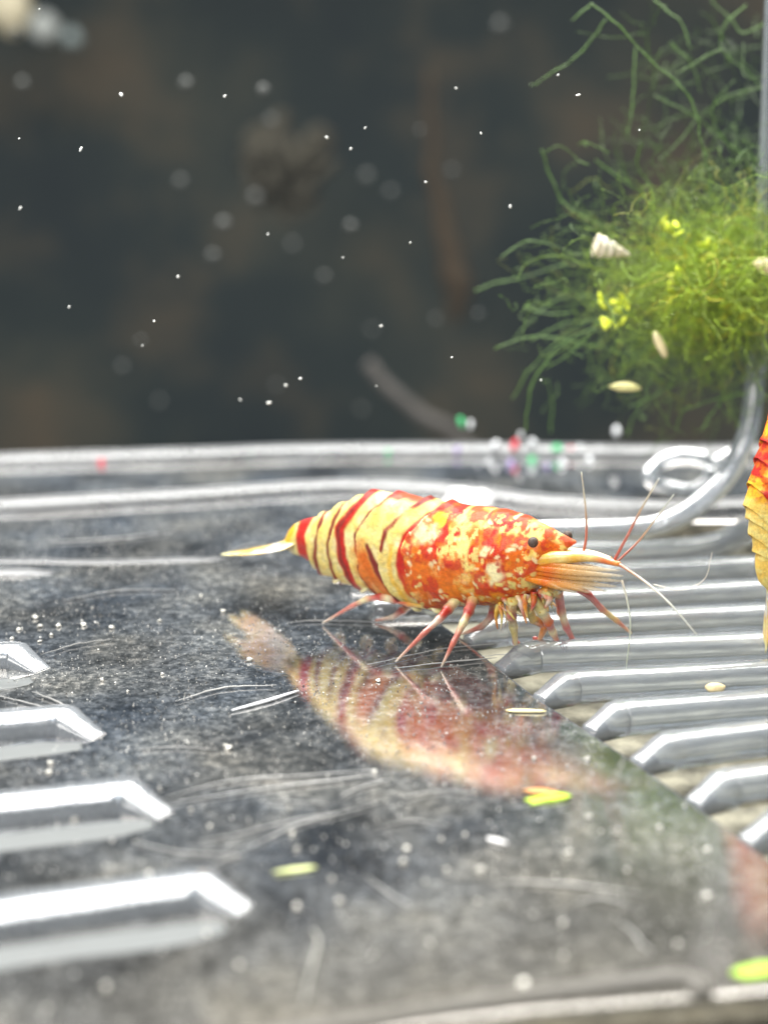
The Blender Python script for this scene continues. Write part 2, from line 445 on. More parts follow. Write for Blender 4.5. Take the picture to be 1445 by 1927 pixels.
def seg_dist(x, y, line):
    best = np.full(x.shape, 1e9); sign = np.ones(x.shape); par = np.zeros(x.shape)
    L = np.array(line, float); m = len(L) - 1
    for i in range(m):
        a, bb = L[i], L[i + 1]; d = bb - a
        t = np.clip(((x - a[0]) * d[0] + (y - a[1]) * d[1]) / (d @ d), 0, 1)
        dx, dy = x - (a[0] + t * d[0]), y - (a[1] + t * d[1]); dist = np.hypot(dx, dy)
        u = dist < best; best = np.where(u, dist, best)
        sign = np.where(u, np.sign(-(d[0] * dy - d[1] * dx)), sign); par = np.where(u, (i + t) / m, par)
    return best, sign, par
def sstep(a, b, x):
    t = np.clip((x - a) / (b - a), 0, 1); return t * t * (3 - 2 * t)

NU, NV = 480, 176
s0, s1 = tp[0][0], tp[-1][0]
ss = s0 + (s1 - s0) * (np.linspace(0, 1, NU))
zt = np.interp(ss, tp[:, 0], tp[:, 1]); zb_ = np.interp(ss, bp[:, 0], bp[:, 1])
ker = np.hanning(19); ker /= ker.sum()
sm = lambda a: np.convolve(np.pad(a, 9, mode='edge'), ker, mode='valid')
zt, zb_ = sm(zt), sm(zb_)
hh = np.maximum((zt - zb_) / 2, .04); zc = (zt + zb_) / 2
wid = np.interp(ss, [s0, s0 + 1.5, s0 + 5, s0 + 9, s0 + 14, s0 + 17, s0 + 19, s1 - 1.2, s1], [.25, .75, 1.7, 2.4, 2.6, 2.2, 1.3, .5, .05])
wid = np.minimum(wid, hh * .95 + .02)
hh = np.sqrt(np.maximum(hh ** 2 - (wid * .36) ** 2, (hh * .85) ** 2))
V = np.zeros((NU, NV, 3)); ang = np.linspace(0, 2 * math.pi, NV, endpoint=False)
for i in range(NU):
    ca, sa = np.cos(ang), np.sin(ang)
    yy = np.sign(ca) * np.abs(ca) ** .85 * wid[i]
    yy *= np.where(sa > .2, 1 - .22 * (sa - .2), 1)             # back narrower, flanks full
    V[i, :, 0] = ss[i]; V[i, :, 1] = yy; V[i, :, 2] = zc[i] + hh[i] * np.sign(sa) * np.abs(sa) ** .95
PX, PY = plane_px(V[:, :, 0], V[:, :, 2])
wx = np.zeros_like(PX); wy = np.zeros_like(PX); nz3 = np.zeros_like(PX)
for i in range(NU):
    for j in range(NV):
        v = Vector((V[i, j, 0], abs(V[i, j, 1]) * .6, V[i, j, 2]))
        wx[i, j] = mnoise.noise(v * 1.6) ; wy[i, j] = mnoise.noise(v * 1.6 + Vector((9, 4, 2))); nz3[i, j] = mnoise.fractal(v * 1.1 + Vector((3, 8, 1)), 1.0, 2.0, 4)
QX, QY = PX + wx * 7 + mnoise.noise(Vector((1, 2, 3))), PY + wy * 7
# segment steps: each ring overlaps the next one behind it
rel = np.zeros_like(PX); PXs, PYs = PX + wx * 2, PY + wy * 2
for k, line in enumerate(SEG):
    d, sg, _ = seg_dist(PXs, PYs, line)
    ahead = sg > 0
    rel += np.where(ahead, .25 * np.exp(-d / 15.0), -.16 * np.exp(-d / 7.0))
ctr = np.stack([V[:, :, 0], np.zeros_like(PX), np.repeat(zc[:, None], NV, 1)], -1)
out = V - ctr; ln = np.linalg.norm(out, axis=2, keepdims=True) + 1e-6
V = V + out / ln * (rel + .06 * nz3)[:, :, None] * np.minimum(1, ln / .8)

CREAM = np.array([.77, .62, .20]); YEL = np.array([.80, .44, .018]); ORANGE = np.array([.66, .13, .002]); LORANGE = np.array([.78, .27, .008])
RED = np.array([.48, .010, .004]); DRED = np.array([.19, .014, .008]); WHITE = np.array([.82, .72, .40])
colr = np.zeros((NU, NV, 3)); colr[:] = CREAM
def lay(c, a):
    global colr
    a = np.clip(a, 0, 1)[:, :, None]; colr = colr * (1 - a) + np.asarray(c) * a
lay(YEL, .35 * sstep(.1, .5, nz3))
lay(WHITE, .6 * sstep(.0, .5, -nz3))
dC, sC, _ = seg_dist(PX, PY, SEG[-1])
head = np.where(sC > 0, 1.0, 0.0) * (PX > 780)
lay(ORANGE, head); lay(LORANGE, head * sstep(-.15, .45, nz3 + .5 * wx) * .8)
nz4 = np.zeros_like(PX)
for i in range(NU):
    if not head[i].any(): continue
    for j in range(NV):
        nz4[i, j] = mnoise.fractal(Vector((V[i, j, 0] * .9, abs(V[i, j, 1]) * .6, V[i, j, 2] * .9)) + Vector((5, 1, 7)), .7, 2.1, 5)
lay(RED, head * sstep(.12, .34, nz4 - .25 * wy) * .75)
def band(line, w0, w1, c, soft=2.5, warp=.45, a=1.0):
    x, y = PX + wx * 7 * warp, PY + wy * 7 * warp
    d, _, t = seg_dist(x, y, line); w = (w0 + (w1 - w0) * t) / 2
    lay(c, a * (1 - sstep(w - soft, w + soft, d)))
def blob(x, y, rx, ry, c, rot=0, soft=.35, warp=1.6, a=1.0):
    X, Y = PX + wx * 7 * warp - x, PY + wy * 7 * warp - y
    cr, sr = math.cos(rot), math.sin(rot)
    r = np.hypot((X * cr + Y * sr) / rx, (-X * sr + Y * cr) / ry)
    lay(c, a * (1 - sstep(1 - soft, 1 + soft, r)))
# abdomen
band([(582, 965), (578, 1000), (584, 1050)], 22, 22, RED)
band([(616, 955), (618, 1000), (612, 1080)], 6, 15, DRED)
band([(652, 945), (644, 1010), (652, 1095)], 5, 16, DRED)
blob(545, 1000, 16, 24, YEL)
band([(707, 918), (668, 985), (676, 1040), (694, 1120)], 19, 22, RED); band([(703, 920), (666, 985), (674, 1040), (692, 1120)], 9, 13, DRED)
band([(757, 920), (722, 955), (700, 990), (705, 1030)], 11, 7, DRED); band([(740, 930), (770, 934), (800, 938)], 8, 10, RED, a=.9)
blob(722, 1055, 20, 48, ORANGE, -.25, .5, a=.9)
band([(706, 1050), (718, 1085), (738, 1125)], 7, 17, DRED)
band([(824, 936), (790, 950), (760, 985), (756, 1015)], 10, 12, DRED)
band([(728, 1010), (750, 1070), (788, 1140)], 8, 15, DRED); band([(720, 1030), (740, 1075), (768, 1125)], 12, 16, ORANGE, a=.8)
band([(775, 1010), (772, 1060), (800, 1130)], 7, 9, YEL, a=.7)
# carapace
band(SEG[-1], 19, 22, RED)
blob(835, 985, 22, 20, WHITE); blob(810, 1010, 10, 14, CREAM)
blob(880, 975, 26, 30, RED, .2); blob(860, 1010, 22, 14, RED, -.5); blob(850, 968, 16, 10, YEL)
band([(905, 955), (900, 1000), (915, 1050), (930, 1070)], 20, 10, CREAM, 5, 3)
band([(905, 960), (960, 985), (1010, 992), (1085, 1020)], 28, 13, CREAM, 5, 1.6)
blob(965, 972, 34, 12, RED, .12); blob(932, 1018, 20, 18, RED); blob(960, 1020, 24, 9, RED, .3); blob(942, 1022, 9, 9, WHITE)
band([(990, 1028), (1040, 1034), (1070, 1022)], 16, 6, ORANGE, 4, 1)
blob(962, 1062, 16, 19, WHITE, warp=2); blob(880, 1040, 9, 9, WHITE); blob(912, 1072, 8, 8, WHITE); blob(875, 1032, 9, 8, CREAM)
blob(885, 1072, 10, 10, RED, a=.7); blob(845, 1085, 45, 34, LORANGE, a=.5)
blob(925, 1095, 15, 10, CREAM, warp=2.5); blob(980, 1085, 12, 8, CREAM, warp=2.5); blob(950, 1115, 24, 14, LORANGE)
blob(900, 1130, 30, 10, RED, a=.8); blob(960, 1135, 14, 10, RED)
lay(CREAM, head * sstep(.36, .46, -nz4 + .1 * wx) * .85); lay(YEL, head * sstep(.05, .3, wx * wy) * .5)
blob(848, 1082, 48, 42, ORANGE, 0, .5, a=.75); blob(905, 1090, 30, 24, LORANGE, 0, .5, a=.5); blob(880, 1050, 20, 26, ORANGE, 0, .5, a=.6)
lay(ORANGE, head * sstep(.02, .30, nz3 + .3 * wx) * .75); lay(RED, head * sstep(.16, .34, nz3 - .4 * wx) * .7)
for k in range(110):
    x, y = rng.uniform(805, 1030), rng.uniform(958, 1125)
    blob(x, y, rng.uniform(2, 5), rng.uniform(2, 5), [WHITE, CREAM, WHITE, RED][k % 4], a=.8, warp=1.0)

root = empty("shrimp", ORG); root.rotation_euler = (0, 0, math.atan2(E[1], E[0]))
tag(root, "yellow shrimp with dark red stripes and orange mottled head standing on the clear floor", "shrimp", "striped shrimp in the box")
F = []
for i in range(NU - 1):
    for j in range(NV):
        k = (j + 1) % NV; F.append((i * NV + j, i * NV + k, (i + 1) * NV + k, (i + 1) * NV + j))
F.append(tuple(range(NV))[::-1]); F.append(tuple((NU - 1) * NV + j for j in range(NV)))
mb = MB(); mb.add(V.reshape(-1, 3), F, colr.reshape(-1, 3)); mb.build("body", M_SHELL, root)
# tail fan
def blade(name, pts, w, th, cols, m=M_LIMB, tilt=0.0):
    mb = MB(); P = spline(pts, 26); t = np.linspace(0, 1, 26)
    prof = np.sin(math.pi * np.clip(t * .93 + .05, 0, 1)) ** .6 * w
    T = np.gradient(P, axis=0); T /= np.linalg.norm(T, axis=1)[:, None]
    S = np.cross(T, [0, 0, 1.0]); S /= np.linalg.norm(S, axis=1)[:, None]; U = np.cross(S, T)
    ct, st = math.cos(tilt), math.sin(tilt)
    S, U = S * ct + U * st, U * ct - S * st
    sides = 12; a = np.linspace(0, 2 * math.pi, sides, endpoint=False)
    V = (P[:, None] + prof[:, None, None] * np.cos(a)[None, :, None] * S[:, None] + (th * (prof / w))[:, None, None] * np.sin(a)[None, :, None] * U[:, None]).reshape(-1, 3)
    F = [(i * sides + j, i * sides + (j + 1) % sides, (i + 1) * sides + (j + 1) % sides, (i + 1) * sides + j) for i in range(25) for j in range(sides)]
    F += [tuple(range(sides))[::-1], tuple(25 * sides + j for j in range(sides))]
    cols = np.array(cols, float); tt = np.linspace(0, len(cols) - 1, 26)
    C = np.stack([np.interp(tt, np.arange(len(cols)), cols[:, k]) for k in range(3)], 1)
    mb.add(V, F, np.repeat(C, sides, 0)); return mb.build(name, m, root)
tailc = [YEL, CREAM, YEL, CREAM, (.42, .40, .34), (.62, .62, .58), YEL * .8, CREAM, YEL * .9, YEL, CREAM, WHITE]
blade("telson", [lp(556, 1012), lp(530, 1024), lp(500, 1032), lp(455, 1038)], .55, .2, tailc)
for lat, tipx, w in ((.9, 416, .62), (-.9, 425, .62), (1.7, 440, .55), (-1.7, 450, .55)):
    blade("tail_blade", [lp(556, 1020, lat * .25), lp(525, 1031, lat * .6), lp(480, 1038, lat * .9), lp(tipx, 1043, lat)], w, .1, tailc, tilt=.15 * np.sign(lat))

# eyes
for (x, y, lat, r) in ((1003, 1021, 1.05, .33), (1068, 1008, -1.1, .28)):
    mb = MB(); mb.ellipsoid(lp(x, y, lat), (r, r, r), seg=16, rings=12); e = mb.build("eye", M_EYE, root)
    mb = MB(); mb.tube(spline([lp(x - 14, y + 12, lat * .55), lp(x - 3, y + 3, lat * .85)], 6), [.3, .24], 8, [ORANGE, DRED]); mb.build("eye_stalk", M_LIMB, e)

CLEAR = np.array([.75, .62, .50]); PINK = np.array([.55, .14, .10])
def limb(name, pts, rad, cols, n=36, m=M_LIMB, joint=False):
    mb = MB()
    if joint:
        Q = np.array(pts); P_ = []; k = len(Q) - 1; tt = np.linspace(0, k, k * 9 + 1)
        S_ = spline(Q, len(tt)); Lr = np.stack([np.interp(tt, np.arange(k + 1), Q[:, c]) for c in range(3)], 1)
        P_ = .35 * S_ + .65 * Lr
        rr_ = np.interp(tt / k, np.linspace(0, 1, len(rad)), rad)
        rr_ = rr_ * (1 + .22 * np.exp(-((tt - np.round(tt)) / .13) ** 2) * ((np.round(tt) > 0) & (np.round(tt) < k)))
        mb.tube(P_, rr_, 8, cols)
    else: mb.tube(spline(pts, n), rad, 8, cols)
    return mb.build(name, m, root)
def foot(px, py): return local(on_floor(px, py, .12))
def leg(pix, lat, footpx, rad, cols):
    """joints as pixels; the lateral offset runs from the hip to the foot that stands on the floor"""
    f = foot(*footpx); flat_ = -f[1]
    m = len(pix); pts = []
    for i, (x, y) in enumerate(pix):
        t = i / m; pts.append(lp(x, y, lat * (1 - t) + flat_ * t))
    pts.append(f)
    return limb("leg", pts, [r * .84 for r in rad], cols, joint=True)
WR = [CREAM, WHITE, RED, PINK, WHITE, PINK, CLEAR, PINK, CLEAR]
leg([(815, 1140), (770, 1135), (742, 1128), (716, 1124), (690, 1128), (664, 1140)], 1.2, (607, 1173), [.34, .3, .3, .36, .24, .22, .17, .08], [CREAM, YEL, ORANGE, RED, WHITE, RED, PINK, WHITE, PINK, PINK, CLEAR])
leg([(862, 1125), (842, 1148), (826, 1166), (800, 1190)], 1.5, (744, 1246), [.42, .38, .30, .24, .18, .07], [CREAM, WHITE, RED, RED, CLEAR, PINK, PINK, CLEAR])
leg([(892, 1122), (882, 1150), (872, 1172), (854, 1208)], 1.6, (830, 1256), [.42, .38, .30, .24, .18, .07], [CREAM, PINK, RED, WHITE, PINK, PINK, CLEAR])
leg([(930, 1130), (925, 1160), (905, 1180)], -1.4, (862, 1196), [.36, .30, .22, .07], [CREAM, RED, CLEAR, PINK, CLEAR])
leg([(965, 1130), (962, 1160), (966, 1180)], 1.4, (972, 1222), [.40, .36, .30, .12], [CREAM, RED, WHITE, CREAM, CLEAR])
leg([(1000, 1125), (1018, 1150), (1032, 1172), (1040, 1190)], 1.0, (1058, 1226), [.42, .40, .34, .26, .10], [CREAM, CREAM, WHITE, ORANGE, RED, WHITE, PINK, RED])
leg([(1022, 1110), (1050, 1118), (1056, 1150), (1066, 1182)], 1.1, (1086, 1218), [.36, .34, .32, .28, .22, .12], [LORANGE, CREAM, RED, RED, WHITE, RED, PINK, RED])
leg([(985, 1135), (1005, 1165), (1025, 1178)], .4, (1010, 1216), [.36, .34, .30, .10], [CREAM, CREAM, ORANGE, LORANGE, CLEAR])
leg([(1030, 1095), (1070, 1102), (1108, 1120), (1132, 1146), (1160, 1168)], -1.0, (1188, 1192), [.28, .26, .24, .22, .18, .08], [LORANGE, CLEAR, RED, RED, PINK, CREAM, PINK, CLEAR])
leg([(780, 1132), (756, 1150), (738, 1162)], -1.2, (706, 1168), [.3, .28, .2, .07], [CREAM, RED, CLEAR, PINK])
# mouthparts and small claws: a jumble of short bent limbs under the head
PAL = [CREAM, WHITE, ORANGE, RED, LORANGE, CLEAR, YEL, PINK]
for q in range(52):
    t = rng.random(); x0 = 935 + 115 * t; y0 = 1132 - 26 * t + rng.uniform(-6, 6); lat = rng.uniform(-.2, 1.6) * (1 - .3 * t)
    dx = rng.uniform(-8, 22); dy = rng.uniform(14, 60) * (1 - .25 * t)
    bend = rng.uniform(-10, 10)
    r = rng.uniform(.06, .27)
    cs = [PAL[int(rng.integers(0, 8))] * rng.uniform(.8, 1.1) for _ in range(4)]
    if q % 3 == 0: cs = [RED, LORANGE, CREAM, CLEAR]
    limb("mouthpart", [lp(x0, y0, lat * .8), lp(x0 + dx * .4 + bend, y0 + dy * .45, lat), lp(x0 + dx, y0 + dy, lat)], [r, r * .95, r * .6, r * .25], cs, n=14)
for (x, y) in ((1085, 1216), (1058, 1224), (1010, 1212), (972, 1216)):      # little pincers
    f = foot(x, y + 4)
    for sgn in (-1, 1):
        limb("pincer", [f + np.array([-.2, 0, .55]), f + np.array([.1 * sgn, .12 * sgn, .3]), f + np.array([.12 + .05 * sgn, .05 * sgn, .0])], [.10, .09, .03], [RED, PINK, CLEAR], n=8)
# swimmerets under the abdomen
for (x, y, x2, y2) in ((640, 1086, 632, 1096), (690, 1102, 684, 1114), (735, 1116, 738, 1132), (775, 1130, 792, 1150), (812, 1138, 834, 1152)):
    for lat in (.9, -.9):
        blade("swimmeret", [lp(x, y - 14, lat), lp((x + x2) / 2, (y + y2) / 2, lat * 1.1), lp(x2, y2, lat * 1.1)], .5, .2, [CREAM, WHITE, CREAM])
# antenna bases, scales and antennae
limb("antenna_base", [lp(1005, 1054, .8), lp(1060, 1050, .5), (lp(1110, 1048, .4)), lp(1166, 1062, .3)], [.55, .42, .30, .16], [LORANGE, YEL, CREAM, YEL, CREAM, ORANGE, LORANGE])
limb("antenna_base", [lp(1020, 1046, -.6), lp(1062, 1042, -.5), (lp(1112, 1044, -.4)), lp(1150, 1052, -.4)], [.5, .42, .28, .14], [LORANGE, YEL, CREAM, LORANGE])
for (ex, ey, lat, w) in ((1166, 1074, 1.0, .20), (1172, 1084, 1.2, .20), (1170, 1094, 1.15, .19), (1160, 1104, 1.1, .20), (1140, 1112, 1.3, .18), (1112, 1116, 1.35, .18), (1085, 1114, 1.4, .2), (1060, 1112, 1.4, .2), (1150, 1086, -.8, .36), (1140, 1072, .2, .34), (1120, 1098, .5, .30)):
    sy = 1056 + (ey - 1070) * .75
    blade("antenna_scale", [lp(985, sy, lat), lp(1030, (sy * .7 + ey * .3), lat), lp(1085, (sy * .35 + ey * .65), lat * .95), lp(ex, ey, lat * .8)] if ex > 1100 else [lp(985, sy, lat), lp(1040, (sy + ey) / 2, lat), lp(ex, ey, lat * .9)],
          w, .10, [ORANGE, LORANGE, ORANGE, (.58, .24, .03), (.50, .28, .08), (.44, .33, .18), (.40, .36, .27)], m=M_SCALE, tilt=-1.0)
AC = [RED, PINK, PINK, (.5, .34, .24), (.6, .6, .52), (.62, .66, .58)]
for pts, lats, c, r in (
        ([(1095, 1052), (1103, 1010), (1102, 960), (1094, 888)], (0, 0, 0, 0), AC, .13),
        ([(1155, 1056), (1185, 1000), (1208, 955), (1240, 900)], (.2, .4, .6, 1), AC, .13),
        ([(1160, 1058), (1200, 1020), (1235, 975), (1268, 930)], (-.4, -.8, -1, -1.4), AC[1:], .10),
        ([(1165, 1062), (1215, 1096), (1262, 1138), (1312, 1196)], (.4, .6, 1, 1.4), [ORANGE, CLEAR, (.7, .7, .6), (.6, .6, .52)], .12),
        ([(1170, 1092), (1180, 1130), (1186, 1180), (1178, 1258)], (.9, 1.2, 1.6, 2.0), [CLEAR, (.7, .74, .6), (.55, .66, .48)], .09),
        ([(1230, 1100), (1280, 1110), (1325, 1090), (1340, 1040)], (-1, -1.4, -2, -2.5), [CLEAR, CLEAR], .05)):
    limb("antenna", [lp(x, y, l) for (x, y), l in zip(pts, lats)], [r * .75, r * .6, r * .45, r * .25], [np.array(q) * .75 for q in c], n=30)

# second shrimp, climbing the wall at the right
def copy_tree(o, parent=None):
    c = o.copy(); COL.objects.link(c); c.parent = parent
    for ch in list(o.children): copy_tree(ch, c)
    return c
s2 = copy_tree(root)
colr = np.zeros((NU, NV, 3)); colr[:] = CREAM * .5 + YEL * .5
lay(CREAM, sstep(-.2, .4, nz3)); lay(ORANGE, sstep(708, 738, PX + wx * 12)); lay(RED, sstep(700, 730, PX) * sstep(.0, .3, nz3 + .4 * wy)); lay(YEL, sstep(700, 730, PX) * sstep(.1, .4, -nz3))
for ch in list(s2.children):
    nm = ch.name.split('.')[0]
    if nm in ("antenna", "antenna_scale", "antenna_base", "pincer"): bpy.data.objects.remove(ch)
    elif nm == "body":
        ch.data = ch.data.copy()
        ch.data.color_attributes["Col"].data.foreach_set("color", np.concatenate([colr, np.ones((NU, NV, 1))], 2).astype(np.float32).ravel())
k = .70
lean = math.radians(14)
xl = Vector((math.sin(lean), .08, math.cos(lean))).normalized()
zl = Vector((-math.cos(lean), -.25, math.sin(lean))); zl = (zl - xl * zl.dot(xl)).normalized(); yl = zl.cross(xl)
Mx = Matrix((xl, yl, zl)).transposed().to_4x4()
tip_local = Vector(lp(416, 1043)); tip_world = Vector(on_floor(1446, 1228, .4))
pos = tip_world - (Mx.to_3x3() @ tip_local) * k
s2.matrix_world = Matrix.Translation(pos * MM) @ Mx @ Matrix.Scale(k, 4)
s2["label"] = "orange and yellow shrimp climbing upright beside the corner post"

# ------------------------------------------------------------------ moss
YM = 118.0
mroot_pos = at_y(1425, 560, YM)
moss = empty("moss_clump", mroot_pos)
tag(moss, "bushy green moss clump with trailing stems growing on the corner post", "moss")
GD, GM, GL, GY = np.array([.030, .065, .020]), np.array([.068, .140, .028]), np.array([.26, .38, .022]), np.array([.70, .80, .04])
def strand(mb, P, r, c0, c1, leaf=.22, step=.30, sides=4):
    mb.tube(P, [r, r * .85, r * .45], sides, [c0, c1])
    L = np.concatenate([[0], np.cumsum(np.linalg.norm(np.diff(P, axis=0), axis=1))])
    if leaf <= 0: return
    for d in np.arange(.1, L[-1], step):
        p = np.array([np.interp(d, L, P[:, k]) for k in range(3)])
        i = min(np.searchsorted(L, d), len(P) - 1); T = P[i] - P[max(i - 1, 0)]; T /= np.linalg.norm(T) + 1e-9
        w = rng.normal(size=3); w -= T * (w @ T); w /= np.linalg.norm(w) + 1e-9
        dr = T * .75 + w * .65; sd = np.cross(dr, rng.normal(size=3)); sd /= np.linalg.norm(sd) + 1e-9
        l = leaf * rng.uniform(.6, 1.25)
        V = [p, p + dr * l * .5 + sd * l * .2, p + dr * l, p + dr * l * .5 - sd * l * .2]
        t = d / L[-1]; mb.add(V, [(0, 1, 2, 3)], (c0 * (1 - t) + c1 * t) * rng.uniform(.7, 1.4))
TR = [
    [(1110, 4), (1170, 55), (1222, 110), (1282, 162), (1310, 215), (1318, 260), (1332, 320), (1338, 385)], [(1140, 36), (1100, 90), (1050, 130), (1000, 160)],
    [(1112, 4), (1080, 35)], [(1018, 282), (1035, 330), (1060, 378), (1110, 413), (1170, 432)], [(1232, 178), (1310, 220), (1360, 262), (1420, 300)],
    [(1402, 8), (1366, 45), (1358, 90), (1400, 130), (1442, 168)], [(1358, 92), (1310, 115), (1272, 140)], [(1440, 160), (1370, 180), (1318, 215)],
    [(1262, 80), (1300, 118), (1320, 172)], [(893, 546), (940, 530), (990, 520), (1060, 498), (1120, 500)], [(985, 577), (1030, 590), (1080, 588)],
    [(988, 812), (995, 752), (1012, 702), (1060, 645), (1120, 612), (1190, 580)], [(943, 482), (985, 455), (1020, 455), (1090, 480)], [(930, 656), (1010, 632), (1120, 650), (1200, 670)],
    [(963, 752), (1000, 692), (1052, 640), (1110, 600)], [(1184, 764), (1230, 745), (1280, 712), (1335, 700)], [(1196, 88), (1192, 170), (1180, 262)],
    [(1272, 806), (1290, 770), (1360, 750), (1410, 740)], [(1312, 218), (1275, 270), (1240, 300)], [(1205, 268), (1200, 310), (1230, 360)],
    [(1120, 300), (1160, 330), (1190, 350)], [(1000, 640), (1060, 610), (1150, 600)], [(1120, 620), (1080, 660), (1030, 690)], [(1150, 560), (1060, 560), (1000, 600), (965, 640)],
    [(1445, 40), (1400, 60), (1370, 30), (1340, 0)], [(1230, 0), (1280, 40), (1300, 90)], [(1420, 300), (1360, 260), (1340, 200), (1380, 150)], [(1180, 820), (1195, 780), (1230, 745)],
    [(1390, 830), (1385, 780), (1370, 740)], [(1320, 810), (1345, 770), (1390, 730)], [(1035, 815), (1040, 760), (1030, 715)]]
for i, t in enumerate(TR):
    mb = MB(); dy = rng.uniform(-5, 5); dy2 = dy + rng.uniform(-3, 3)
    m = len(t)
    P = spline([at_y(x, y, YM + dy + (dy2 - dy) * k / (m - 1)) for k, (x, y) in enumerate(t)], 10 * m)
    P = P + np.array([[mnoise.noise(Vector(p * .9)) * .12, 0, mnoise.noise(Vector(p * .9 + 7)) * .12] for p in P])
    strand(mb, P, .058, GM * rng.uniform(.9, 1.3), GM * rng.uniform(.9, 1.6), .19, .10)
    mb.build("stem", M_MOSS, moss, mroot_pos)
# fine filaments: nobody could count them
mb = MB()
for i in range(4300):
    r = abs(rng.normal(0, .55)); a = rng.uniform(0, 2 * math.pi)
    cx, cy = 1350 + 265 * r * math.cos(a) * .9, 535 + 165 * r * math.sin(a)
    Y = YM + rng.normal(0, 4.5)
    p = at_y(cx, cy, Y)
    d = rng.normal(size=3) + np.array([-.8 * math.cos(a) * -1, 0, -.7 * math.sin(a)]); d /= np.linalg.norm(d)
    L = rng.uniform(2.0, 6.5); pts = [p]
    for s in range(5):
        d = d + rng.normal(size=3) * .62 + np.array([0, 0, -.05]); d /= np.linalg.norm(d); pts.append(pts[-1] + d * L / 5)
    core = math.exp(-r * r * 1.25)
    c = GM * (1 - core) + GL * core; c = c * rng.uniform(.35, 1.5) * (np.array([1.5, .95, .8]) if rng.random() < .12 else 1)
    strand(mb, spline(pts, 12), rng.uniform(.014, .034), c, c * 1.15, .19, .26, 3)
for i in range(240):
    r = rng.uniform(.4, 1.25); a = rng.uniform(0, 2 * math.pi)
    p = at_y(1330 + 235 * r * math.cos(a), 535 + 215 * r * math.sin(a), YM + rng.normal(0, 5))
    d = np.array([math.cos(a), rng.normal() * .4, -math.sin(a)]) + rng.normal(size=3) * .5; d /= np.linalg.norm(d)
    L = rng.uniform(2, 5); pts = [p]
    for s in range(5):
        d = d + rng.normal(size=3) * .3; d /= np.linalg.norm(d); pts.append(pts[-1] + d * L / 5)
    c = GM * rng.uniform(.5, 1.1)
    strand(mb, spline(pts, 12), .035, c, c, .12, .4, 3)
for i in range(110):
    p = at_y(rng.uniform(1190, 1480), rng.uniform(40, 420), YM + rng.uniform(2, 16))
    d = rng.normal(size=3); d /= np.linalg.norm(d); L = rng.uniform(2.5, 7); pts = [p]
    for s_ in range(5):
        d = d + rng.normal(size=3) * .3; d /= np.linalg.norm(d); pts.append(pts[-1] + d * L / 5)
    c = GM * rng.uniform(.35, 1.0); strand(mb, spline(pts, 12), rng.uniform(.03, .06), c, c, .14, .3, 3)
o = mb.build("filaments", M_MOSS, moss, mroot_pos); o["kind"] = "stuff"
for (x, y, n, rx, ry) in ((1255, 432, 9, 24, 18), (1266, 528, 9, 12, 34), (1150, 585, 16, 32, 28), (1378, 590, 12, 34, 18), (1340, 470, 8, 26, 22)):
    mb = MB()
    for q in range(n):
        c = at_y(x + rng.uniform(-rx, rx), y + rng.uniform(-ry, ry), YM - 5.5 + rng.uniform(-1, 1))
        mb.ellipsoid(c, (.44, .10, .19), rot_rand(), GY * rng.uniform(.6, 1.3), 8, 6)
    mb.build("leaf_tuft", M_MOSS, moss, mroot_pos)

# small things caught in the moss
def small(name, label, cat, pos, r, rot, col, group=None, lump=.25, m=None, seg=12, rings=8):
    mb = MB(); mb.ellipsoid(pos, r, rot, col, seg, rings, lump); o = mb.build(name, m or M_BITS, origin=pos)
    return tag(o, label, cat, group)
def rot_axis(vx, vz):      # first axis along vx in the picture plane
    a = math.atan2(vz, vx); c, s = math.cos(a), math.sin(a); return np.array([[c, 0, -s], [0, 1, 0], [s, 0, c]])
mb = MB(); base = at_y(1145, 468, YM - 6)
ax = np.linspace(0, 1, 40); sr = (.85 * (1 - ax) ** .75 + .03) * np.minimum(1, ax * 14 + .35) * (1 + .07 * np.cos(ax * 26))
mb.tube(base + np.outer(ax - .4, [2.6, .3, -.75]), sr, 16, [np.array([.70, .62, .46]), np.array([.80, .76, .64]), np.array([.62, .55, .42]), np.array([.78, .72, .58])])
tag(mb.build("snail_shell", M_BITS, origin=base), "small off-white pointed snail shell caught in the moss", "snail shell")
p = at_y(1242, 648, YM - 6.5); small("seed_grain", "pale cream grain hanging tilted in the lower moss", "grain", p, (1.05, .3, .32), rot_axis(.5, -1), np.array([.85, .75, .45]))
p = at_y(1176, 728, YM - 6.5); small("seed_grain", "pale yellow grain lying level below the moss", "grain", p, (1.1, .3, .33), rot_axis(1, -.05), np.array([.80, .76, .36]))
p = at_y(1440, 500, YM - 7); small("seed_grain", "cream lump in the moss against the corner post", "grain", p, (.9, .5, .5), rot_axis(1, -.2), np.array([.8, .66, .42]))

# ------------------------------------------------------------------ things on the floor
def floor_bit(name, label, cat, px, py, r, ang, col, group=None, zlift=None, lump=.3):
    pos = on_floor(px, py, 0); pos = pos + np.array([0, 0, r[2] * .9])
    return small(name, label, cat, pos, r, rotz(ang), np.array(col), group, lump, seg=20 if r[0] > .5 else 12, rings=12 if r[0] > .5 else 8)
floor_bit("leaf_fragment", "bright lime green leaf scrap lying on the floor beside an orange flake", "leaf", 1032, 1506, (1.15, .42, .10), .35, (.42, .60, .03), lump=.5)
floor_bit("food_flake", "orange flake lying beside the lime green leaf scrap", "flake", 1014, 1491, (.75, .32, .08), 0, (.62, .28, .09), lump=.8)
floor_bit("leaf_fragment", "blurred lime green leaf on the floor near the front rim", "leaf", 1440, 1828, (1.3, .45, .12), .25, (.34, .56, .03), lump=.5)
floor_bit("plant_sliver", "thin pale yellow sliver on the floor beneath the shrimp's head", "sliver", 990, 1341, (1.15, .16, .10), -.05, (.80, .70, .38))
